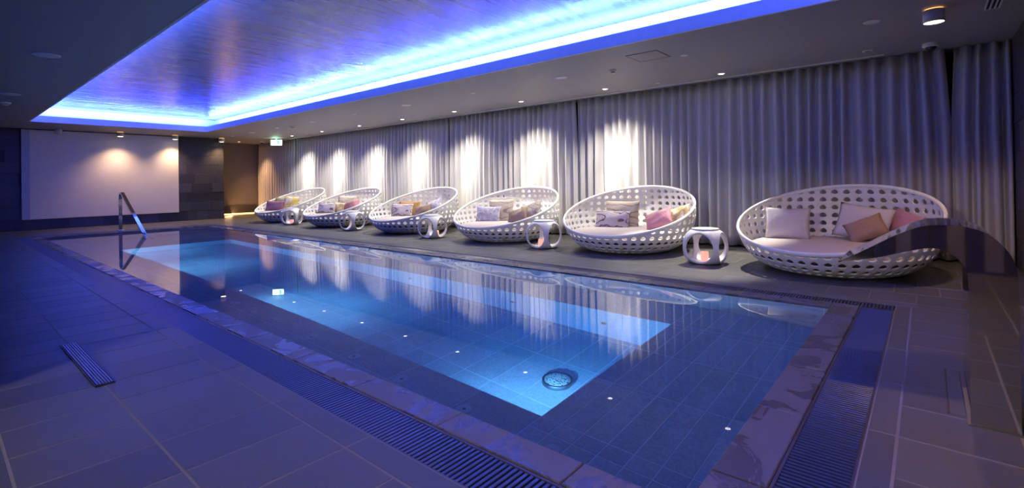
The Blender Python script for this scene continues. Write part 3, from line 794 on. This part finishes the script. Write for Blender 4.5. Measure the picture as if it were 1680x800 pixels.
dr = thing('basin_drain', 'glittering round perforated dome drain on the basin floor', 'drain', (-2.32, 3.27, ZB))
bm = bmesh.new(); lathe(bm, [(.125, -.002), (.125, .05), (.112, .055), (.108, .045)], 32); obj('ring', bm, M['brushed'], dr, True)
bm = bmesh.new(); lathe(bm, [(.109, .045), (.09, .062), (.06, .075), (.03, .081), (0, .083)], 32); obj('dome', bm, M['dome'], dr, True)

# ------------------------------------------------------------------ deck drain
dd = thing('floor_drain', 'narrow slotted metal drain cover set in the tiled deck', 'drain', (-4.09, .632, 0))
bm = bmesh.new(); bx(bm, -.56, .56, -.042, .042, -.004, .003); obj('tray', bm, M['black'], dd)
for k in range(6):
    yy = -.032 + k * .0128
    bm = bmesh.new(); tile_bm(bm, -.55, .55, yy - .0048, yy + .0048, .0, .010, .001); obj('slat', bm, M['brushed'], dd)
for yy in (-.0425, .0425):
    bm = bmesh.new(); bx(bm, -.56, .56, yy - .002, yy + .002, .0, .008); obj('frame_edge', bm, M['dark_metal'], dd)

# ------------------------------------------------------------------ steel spout
A = [(.290, 0), (.292, .55), (.289, .66), (.284, .703), (.270, .752), (.244, .795), (.217, .826), (.189, .848), (.150, .863), (.105, .872), (.05, .874), (-.009, .867), (-.06, .847), (-.123, .814), (-.195, .767), (-.265, .721), (-.345, .674)]
B = [(.133, 0), (.134, .527), (.135, .61), (.133, .655), (.125, .688), (.112, .712), (.093, .735), (.073, .749), (.049, .761), (.025, .767), (0, .766), (-.028, .760), (-.075, .745), (-.125, .728), (-.174, .711), (-.26, .690), (-.345, .670)]
SY0, SY1 = 2.933, 3.40
sp_root = thing('water_spout', 'polished steel swan neck water spout standing on the deck at the pool end', 'water spout', (.21, 2.93, 0))
def sidecheek(y0, y1):
    bm = bmesh.new(); r0 = []; r1 = []
    for (a, b) in zip(A, B):
        r0.append([bm.verts.new((a[0], y0, a[1])), bm.verts.new((b[0], y0, b[1]))])
        r1.append([bm.verts.new((a[0], y1, a[1])), bm.verts.new((b[0], y1, b[1]))])
    for i in range(len(A) - 1):
        bm.faces.new((r0[i][0], r0[i + 1][0], r0[i + 1][1], r0[i][1]))
        bm.faces.new((r1[i][0], r1[i][1], r1[i + 1][1], r1[i + 1][0]))
        for k in (0, 1): bm.faces.new((r0[i][k], r1[i][k], r1[i + 1][k], r0[i + 1][k]))
    bm.faces.new((r0[0][0], r0[0][1], r1[0][1], r1[0][0])); bm.faces.new((r0[-1][0], r1[-1][0], r1[-1][1], r0[-1][1]))
    return bm
def refine(P, n=6):
    out = []
    for i in range(len(P) - 1):
        p0 = P[max(i - 1, 0)]; p1 = P[i]; p2 = P[i + 1]; p3 = P[min(i + 2, len(P) - 1)]
        for k in range(n):
            f = k / n
            out.append(tuple(.5 * (2 * p1[d] + (p2[d] - p0[d]) * f + (2 * p0[d] - 5 * p1[d] + 4 * p2[d] - p3[d]) * f * f + (3 * p1[d] - p0[d] - 3 * p2[d] + p3[d]) * f ** 3) for d in (0, 1)))
    out.append(P[-1]); return out
A = [A[0]] + refine(A[1:], 3); B = [B[0]] + refine(B[1:], 3)
off = Vector((-.21, -2.93, 0))
for nm, y0, y1 in (('side_plate', SY0, SY0 + .006), ('side_plate', SY1 - .006, SY1)):
    bm = sidecheek(y0, y1); bmesh.ops.translate(bm, verts=bm.verts[:], vec=off); obj(nm, bm, M['chrome'], sp_root)
def wrap(P, d):
    bm = bmesh.new(); rows_ = []
    n = len(P)
    for i, q in enumerate(P):
        a = P[max(i - 1, 0)]; b = P[min(i + 1, n - 1)]
        tx, tz = b[0] - a[0], b[1] - a[1]; l = math.hypot(tx, tz); nx_, nz_ = -tz / l * d, tx / l * d
        rows_.append([bm.verts.new((q[0], SY0 - .003, q[1])), bm.verts.new((q[0], SY1 + .003, q[1])), bm.verts.new((q[0] + nx_, SY1 + .003, q[1] + nz_)), bm.verts.new((q[0] + nx_, SY0 - .003, q[1] + nz_))])
    for i in range(n - 1):
        for k in range(4):
            j = (k + 1) % 4
            bm.faces.new((rows_[i][k], rows_[i][j], rows_[i + 1][j], rows_[i + 1][k]))
    bm.faces.new(rows_[0]); bm.faces.new(rows_[-1][::-1])
    bmesh.ops.translate(bm, verts=bm.verts[:], vec=off)
    return bm
obj('top_sheet', wrap(A, .005), M['chrome'], sp_root)
obj('under_sheet', wrap(B, -.005), M['chrome'], sp_root)
bm = bmesh.new(); bx(bm, .125, .30, SY0 - .012, SY1 + .012, -.002, .006); bmesh.ops.translate(bm, verts=bm.verts[:], vec=off); obj('foot_plate', bm, M['brushed'], sp_root)
hp = thing('floor_hatch', 'small wet floor hatch plate beside the steel spout foot', 'hatch', (.095, 3.36, 0))
bm = bmesh.new(); tile_bm(bm, -.03, .026, -.34, .34, -.004, .004, .001); obj('plate', bm, M['deck'], hp)
bm = bmesh.new(); bx(bm, -.036, -.030, -.345, .345, -.004, .005); obj('frame_edge', bm, M['rail'], hp)

# ------------------------------------------------------------------ handrail
hr = thing('pool_handrail', 'bent polished steel handrail over the pool steps', 'handrail', (-15.86, 3.17, 0))
def flatbar(pts, w, t_):
    bm = bmesh.new(); n = len(pts); rows_ = []
    for i, q in enumerate(pts):
        a = pts[max(i - 1, 0)]; b = pts[min(i + 1, n - 1)]
        tx, tz = b[0] - a[0], b[1] - a[1]; l = math.hypot(tx, tz); nx_, nz_ = -tz / l * t_ / 2, tx / l * t_ / 2
        rows_.append([bm.verts.new((q[0] - nx_, -w / 2, q[1] - nz_)), bm.verts.new((q[0] - nx_, w / 2, q[1] - nz_)), bm.verts.new((q[0] + nx_, w / 2, q[1] + nz_)), bm.verts.new((q[0] + nx_, -w / 2, q[1] + nz_))])
    for i in range(n - 1):
        for k in range(4):
            j = (k + 1) % 4
            bm.faces.new((rows_[i][k], rows_[i][j], rows_[i + 1][j], rows_[i + 1][k]))
    bm.faces.new(rows_[0]); bm.faces.new(rows_[-1][::-1]); return bm
arc = []
x1_, z1_ = 2.86, -.30
ang = math.atan2(z1_ - .97, x1_ - .25)
for k in range(9):
    a = PI - (PI / 2 - ang) * k / 8 
    arc.append((.16 + .16 * math.cos(a), .80 + .16 * math.sin(a)))
bar = [(0, 0.0), (0, .4), (0, .72)] + arc
last = arc[-1]
for k in range(1, 6):
    f = k / 5; bar.append((last[0] + (x1_ - last[0]) * f, last[1] + (z1_ - last[1]) * f))
obj('rail_bar', flatbar(bar, .07, .045), M['chrome'], hr)
bm = bmesh.new(); lathe(bm, [(.085, 0), (.085, .012), (.05, .02), (.03, .02)], 24); obj('floor_flange', bm, M['chrome'], hr, True)
sxp = 2.17
szp = last[1] + (z1_ - last[1]) * (sxp - last[0]) / (x1_ - last[0])
bm = bmesh.new(); tube(bm, [(sxp, 0, -.63), (sxp, 0, -.2), (sxp, 0, szp)], .024, 12); obj('support_post', bm, M['chrome'], hr, True)
bm = bmesh.new(); lathe(bm, [(.024, .01), (.04, .01), (.04, .08), (.024, .08)], 20, sxp, 0); obj('post_collar', bm, M['chrome'], hr, True)

# ------------------------------------------------------------------ round loungers
PROF = [(.56, .012), (.655, .034), (.745, .072), (.82, .122), (.88, .184), (.925, .248), (.975, .345), (1.008, .46), (1.022, .58), (1.018, .70), (1.000, .82), (.972, .93), (.94, 1.05)]
def arc_profile(P):
    Q = refine(P, 8); Lc = [0]
    for a, b in zip(Q[:-1], Q[1:]): Lc.append(Lc[-1] + math.hypot(b[0] - a[0], b[1] - a[1]))
    def at(s):
        s = max(0, min(Lc[-1], s))
        for i in range(len(Lc) - 1):
            if Lc[i + 1] >= s:
                f = (s - Lc[i]) / (Lc[i + 1] - Lc[i] + 1e-9)
                return Q[i][0] + (Q[i + 1][0] - Q[i][0]) * f, Q[i][1] + (Q[i + 1][1] - Q[i][1]) * f
        return Q[-1]
    return at, Lc[-1]
prof_at, PL = arc_profile(PROF)
def rim_z(y): return .275 + .70 * ((y + .965) / 1.93)
def shell_mesh():
    NU, NV = 46, 12
    hole = [(0, .345), (.19, .15), (.30, -.07), (.22, -.25), (0, -.30), (-.22, -.25), (-.30, -.07), (-.19, .15)]
    outer = [(0, .5), (.5, .5), (.5, 0), (.5, -.5), (0, -.5), (-.5, -.5), (-.5, 0), (-.5, .5)]
    bm = bmesh.new()
    def pt(i, j, s, t_):
        r, z = prof_at((j + .5 + t_) * PL / NV); a = 2 * PI * (i + .5 + s) / NU
        return bm.verts.new((r * math.cos(a), r * math.sin(a), z))
    for j in range(NV):
        for i in range(NU):
            hv = [pt(i, j, *q) for q in hole]; mv = [pt(i, j, q[0] * .5 + o_[0] * .5, q[1] * .5 + o_[1] * .5) for q, o_ in zip(hole, outer)]
            ov = [pt(i, j, *q) for q in outer]
            for k in range(8):
                l = (k + 1) % 8
                bm.faces.new((hv[k], hv[l], mv[l], mv[k])); bm.faces.new((mv[k], mv[l], ov[l], ov[k]))
    bmesh.ops.remove_doubles(bm, verts=bm.verts[:], dist=.0008)
    nrm = Vector((0, -.70 / 1.93, 1)).normalized()
    bmesh.ops.bisect_plane(bm, geom=bm.verts[:] + bm.edges[:] + bm.faces[:], dist=.0005, plane_co=(0, 0, rim_z(0)), plane_no=nrm, clear_outer=True)
    bmesh.ops.recalc_face_normals(bm, faces=bm.faces[:])
    me = mesh('shell', bm, M['weave'], True)
    tmp = bpy.data.objects.new('tmp', me); C.objects.link(tmp)
    md = tmp.modifiers.new('s', 'SOLIDIFY'); md.thickness = .022; md.offset = 0
    md = tmp.modifiers.new('u', 'SUBSURF'); md.levels = 1; md.render_levels = 1
    dg = bpy.context.evaluated_depsgraph_get()
    res = bpy.data.meshes.new_from_object(tmp.evaluated_get(dg)); res.name = 'shell'
    bpy.data.objects.remove(tmp)
    for q in res.polygons: q.use_smooth = True
    return res
def rim_path(n=96):
    out = []
    for i in range(n):
        a = 2 * PI * i / n
        lo, hi = 0, PL
        for _ in range(30):
            mid = (lo + hi) / 2; r, z = prof_at(mid)
            if z < rim_z(r * math.sin(a)): lo = mid
            else: hi = mid
        r, z = prof_at(lo); out.append((r * math.cos(a), r * math.sin(a), z))
    return out
ME_SHELL = shell_mesh()
bm = bmesh.new(); tube(bm, rim_path(), .019, 10, True, .024); ME_RIM = mesh('rim', bm, M['weave'], True)
bm = bmesh.new(); lathe(bm, [(0, .006), (.56, .006), (.575, .018), (.56, .03), (0, .03)], 40); ME_BASE = mesh('base', bm, M['weave'], True)
bm = bmesh.new(); lathe(bm, [(0, .20), (.78, .20), (.85, .215), (.885, .245), (.88, .285), (.84, .305), (.5, .316), (0, .32)], 56); ME_SEAT = mesh('seat_cushion', bm, M['seat'], True)
bm = bmesh.new(); lathe(bm, [(0, .165), (.86, .165), (.895, .185), (.905, .215), (.88, .225), (0, .225)], 56); ME_BLOCKER = mesh('seat_light_blocker', bm, M['blocker_dark'], True)  # added disc, blocks light between cushion and shell so the lower holes stay dark
bm = bmesh.new(); lathe(bm, [(.03, 0), (.03, .02), (0, .02)], 14); ME_FOOT = mesh('foot', bm, M['dark_metal'], True)
def lounger(label, x, y, yaw):
    root = thing('round_lounger', label, 'lounger', (x, y, 0), yaw, 'white perforated round loungers along the curtain')
    for nm, me in (('shell', ME_SHELL), ('rim', ME_RIM), ('base', ME_BASE), ('seat_light_blocker', ME_BLOCKER), ('seat_cushion', ME_SEAT)): link(nm, me, root)
    for k in range(4): link('foot', ME_FOOT, root, (.42 * math.cos(PI / 4 + k * PI / 2), .42 * math.sin(PI / 4 + k * PI / 2), -.004))
    return root
LG = {6: (-.868, 6.86, -.19), 5: (-3.66, 7.14, .02), 4: (-6.20, 7.12, .05), 3: (-8.99, 7.12, .03), 2: (-11.98, 7.12, .05), 1: (-14.92, 7.12, .08)}
lab = {6: 'white perforated round lounger behind the steel spout with plain pillows', 5: 'white perforated round lounger with a pink pillow under the brightest curtain',
       4: 'white perforated round lounger holding a bronze pillow and a lilac floral pillow', 3: 'white perforated round lounger holding a swirl patterned pillow before an ochre one',
       2: 'white perforated round lounger holding lilac lined and plum pillows', 1: 'white perforated round lounger next to the exit sign end with a plum pillow'}
for k in LG: lounger(lab[k], *LG[k])

# ------------------------------------------------------------------ side tables and candles
TP = [(.15, .0), (.205, .018), (.252, .062), (.283, .13), (.295, .21), (.284, .29), (.252, .36), (.208, .41), (.165, .438)]
tp_at, TL = arc_profile(TP)
def table_mesh():
    bm = bmesh.new(); n = 32; rings = 4
    for c in range(4):
        for k in range(n):
            def P(kk, f):
                a = 2 * PI * kk / n
                hs, ht = .43 * math.cos(a), .405 * math.sin(a)
                m_ = max(abs(math.cos(a)), abs(math.sin(a)))
                os_, ot = .5 * math.cos(a) / m_, .5 * math.sin(a) / m_
                s_, t_ = hs + (os_ - hs) * f, ht + (ot - ht) * f
                r, z = tp_at((t_ + .5) * TL); th = 2 * PI * (c + .5 + s_) / 4
                return bm.verts.new((r * math.cos(th), r * math.sin(th), z))
            for q in range(rings):
                f0, f1 = q / rings, (q + 1) / rings
                bm.faces.new((P(k, f0), P(k + 1, f0), P(k + 1, f1), P(k, f1)))
    lathe(bm, [(0, 0), (.09, 0), (.15, 0)], 32)
    lathe(bm, [(.165, .438), (.09, .438), (0, .438)], 32)
    bmesh.ops.remove_doubles(bm, verts=bm.verts[:], dist=.002)
    bmesh.ops.recalc_face_normals(bm, faces=bm.faces[:])
    me = mesh('body', bm, M['table_white'], True)
    tmp = bpy.data.objects.new('tmp', me); C.objects.link(tmp)
    md = tmp.modifiers.new('s', 'SOLIDIFY'); md.thickness = .022; md.offset = -1
    md = tmp.modifiers.new('b', 'BEVEL'); md.width = .004; md.segments = 2; md.limit_method = 'ANGLE'; md.angle_limit = math.radians(50)
    dg = bpy.context.evaluated_depsgraph_get()
    res = bpy.data.meshes.new_from_object(tmp.evaluated_get(dg)); bpy.data.objects.remove(tmp)
    for q in res.polygons: q.use_smooth = True
    return res
ME_TB = table_mesh()
bm = bmesh.new(); lathe(bm, [(0, .439), (.164, .439), (.170, .446), (.164, .453), (.150, .454), (.145, .451), (0, .451)], 40); ME_TT = mesh('table_top', bm, M['table_white'], True)
bm = bmesh.new(); lathe(bm, [(0, 0), (.045, 0), (.048, .004), (.048, .112), (.042, .118), (.03, .112), (0, .108)], 24); ME_CB = mesh('wax', bm, M['candle'], True)
bm = bmesh.new(); lathe(bm, [(.003, .105), (.003, .122), (0, .123)], 8); ME_CW = mesh('wick', bm, M['dark_metal'], True)
TBL = [(-2.22, 6.50, .77, 'white table with four round openings beside the last lounger near the spout', (-.02, .02)),
       (-4.86, 6.53, .78, 'white table with four round openings between the bronze and pink pillow loungers', (-.02, -.05)),
       (-7.62, 6.50, 1.05, 'white table with four round openings between the ochre and bronze pillow loungers', (.10, .02)),
       (-10.52, 6.50, 1.1, 'white table with four round openings between the plum lined and ochre pillow loungers', (.10, -.05)),
       (-13.55, 6.50, 1.57, 'white table with four round openings by the lounger nearest the exit sign', (.10, -.05))]
for x, y, rz, lb, cpos in TBL:
    root = thing('side_table', lb, 'side table', (x, y, 0), rz, 'white side tables between the loungers')
    link('body', ME_TB, root); link('table_top', ME_TT, root)
    cn = thing('candle', 'glowing pink candle standing inside the ' + lb[6:].replace('with four round openings ', ''), 'candle', (x + cpos[0], y + cpos[1], .028), 0, 'candles inside the side tables')
    link('wax', ME_CB, cn); link('wick', ME_CW, cn)

# ------------------------------------------------------------------ pillows
def pillow_mesh(w, h, th, mat, seed=0):
    r = random.Random(seed); N = 14; bm = bmesh.new()
    ph = [r.uniform(0, 6.28) for _ in range(4)]
    def side(sg):
        g = []
        for i in range(N + 1):
            row = []
            for j in range(N + 1):
                u, v_ = -1 + 2 * i / N, -1 + 2 * j / N
                pin = 1 - .07 * (1 - abs(u) ** 2) * abs(v_) ** 3
                pin2 = 1 - .07 * (1 - abs(v_) ** 2) * abs(u) ** 3
                d = max(0, (1 - u ** 2)) ** .55 * max(0, (1 - v_ ** 2)) ** .55
                d += .07 * d * (math.sin(5 * u + ph[0] + 2 * v_) + math.sin(6 * v_ + ph[1] - 3 * u))
                row.append(bm.verts.new((u * w / 2 * pin2, sg * th / 2 * d, v_ * h / 2 * pin)))
            g.append(row)
        for i in range(N):
            for j in range(N): bm.faces.new((g[i][j], g[i + 1][j], g[i + 1][j + 1], g[i][j + 1]))
    side(1); side(-1)
    bmesh.ops.remove_doubles(bm, verts=bm.verts[:], dist=.0005)
    return bm
SEAT_Z = .309
def settle(me, mrot, z):
    # the lower edge of a pillow flattens where it rests on the seat cushion
    inv = mrot.inverted()
    for v in me.vertices:
        q = mrot @ v.co
        if q.z + z < SEAT_Z - .004:
            q.z = SEAT_Z - .004 + (q.z + z - SEAT_Z + .004) * .06 - z
            v.co = inv @ q
PW = [
 (6, -1.391, 7.154, 0.500, 0.520, 0.420, 1, 8, 16, 'linen', 'crumpled pale linen pillow alone at one side of the lounger behind the spout'),
 (6, -0.608, 7.369, 0.526, 0.588, 0.446, 9, -10, 20, 'linen2', 'large plain pale pillow behind the tan one in the lounger by the spout'),
 (6, -0.563, 7.163, 0.471, 0.413, 0.289, -28, -10, 30, 'tan', 'plain tan pillow lying before the large pale pillow'),
 (6, -0.204, 7.458, 0.507, 0.409, 0.327, 20, -35, 20, 'pink', 'pink pillow half hidden behind the steel spout'),
 (5, -4.042, 7.350, 0.435, 0.595, 0.308, 2, 12, 14, 'lilac_line', 'lilac rectangular pillow with dark swirling lines before a beige one'),
 (5, -3.964, 7.550, 0.511, 0.593, 0.480, 0, 12, 12, 'beige_line', 'beige lined square pillow behind the lilac rectangular one'),
 (5, -3.187, 7.253, 0.482, 0.465, 0.303, -24, -12, 28, 'pink', 'pink satin pillow beside the lilac lined pillow'),
 (5, -2.925, 7.348, 0.521, 0.439, 0.319, -18, -16, 20, 'gold', 'cream pillow with golden blotches behind the pink satin one'),
 (4, -6.773, 7.237, 0.444, 0.550, 0.336, 1, 18, 14, 'lilac_floral', 'lilac floral rectangular pillow in the lounger with the bronze pillow'),
 (4, -6.621, 7.456, 0.514, 0.550, 0.469, -2, 18, 12, 'beige_line', 'beige lined square pillow behind the lilac floral one'),
 (4, -5.995, 7.228, 0.449, 0.465, 0.283, -16, 0, 30, 'bronze', 'dark bronze satin pillow beside the lilac floral one'),
 (4, -5.808, 7.405, 0.531, 0.499, 0.319, -18, -4, 20, 'grey_floral', 'grey beige floral pillow behind the bronze one'),
 (3, -9.707, 7.344, 0.438, 0.563, 0.333, 0, 26, 14, 'lilac_line', 'lilac swirl pillow standing before the ochre pillow'),
 (3, -9.675, 7.542, 0.469, 0.562, 0.375, -2, 26, 12, 'orange_trim', 'ochre pillow peeking out behind the lilac swirl pillow'),
 (3, -8.962, 7.370, 0.452, 0.449, 0.286, -16, 14, 28, 'bronze', 'dark brown pillow beside the ochre and swirl pair'),
 (3, -8.776, 7.570, 0.533, 0.426, 0.365, -20, 10, 20, 'lilac_floral', 'lilac patterned pillow high on the side of the lounger with the ochre pillow'),
 (2, -12.635, 7.027, 0.442, 0.522, 0.301, 4, 32, 14, 'lilac_line', 'lilac lined pillow before the plum pillow, between two side tables'),
 (2, -12.625, 7.624, 0.536, 0.559, 0.478, 2, 30, 14, 'beige_line', 'pale beige pillow at the back of the lounger with lilac and plum pillows'),
 (2, -12.439, 7.268, 0.449, 0.366, 0.305, 8, 25, 14, 'gold', 'cream pillow squeezed between the lilac lined and plum pillows'),
 (2, -12.310, 7.466, 0.462, 0.370, 0.288, -14, 22, 20, 'plum', 'plum pillow beside the cream one in the second lounger from the exit sign'),
 (2, -12.281, 7.646, 0.494, 0.349, 0.319, -16, 18, 20, 'pink', 'small pink pillow behind the plum one in the second lounger from the exit sign'),
 (1, -15.566, 6.936, 0.449, 0.592, 0.326, 2, 36, 16, 'plum', 'plum pillow in the lounger nearest the exit sign'),
 (1, -15.384, 7.364, 0.521, 0.472, 0.441, 4, 34, 14, 'yellow_floral', 'cream pillow with yellow flowers beside the plum one'),
 (1, -15.741, 7.216, 0.517, 0.409, 0.429, -4, 34, 14, 'olive', 'olive beige pillow behind the plum one'),
]
for i, (k, x, y, z, w, h, roll, yaw, lean, mt, lb) in enumerate(PW):
    bm = pillow_mesh(w, h, .15, M[mt], i)
    o = obj('throw_pillow', bm, M[mt], None, True, (x, y, z))
    mrot = Matrix.Rotation(math.radians(yaw), 4, 'Z') @ Matrix.Rotation(math.radians(-lean), 4, 'X') @ Matrix.Rotation(math.radians(roll), 4, 'Y')
    o.rotation_euler = mrot.to_euler()
    settle(o.data, mrot, z)
    tag(o, lb, 'pillow', 'throw pillows in the loungers')
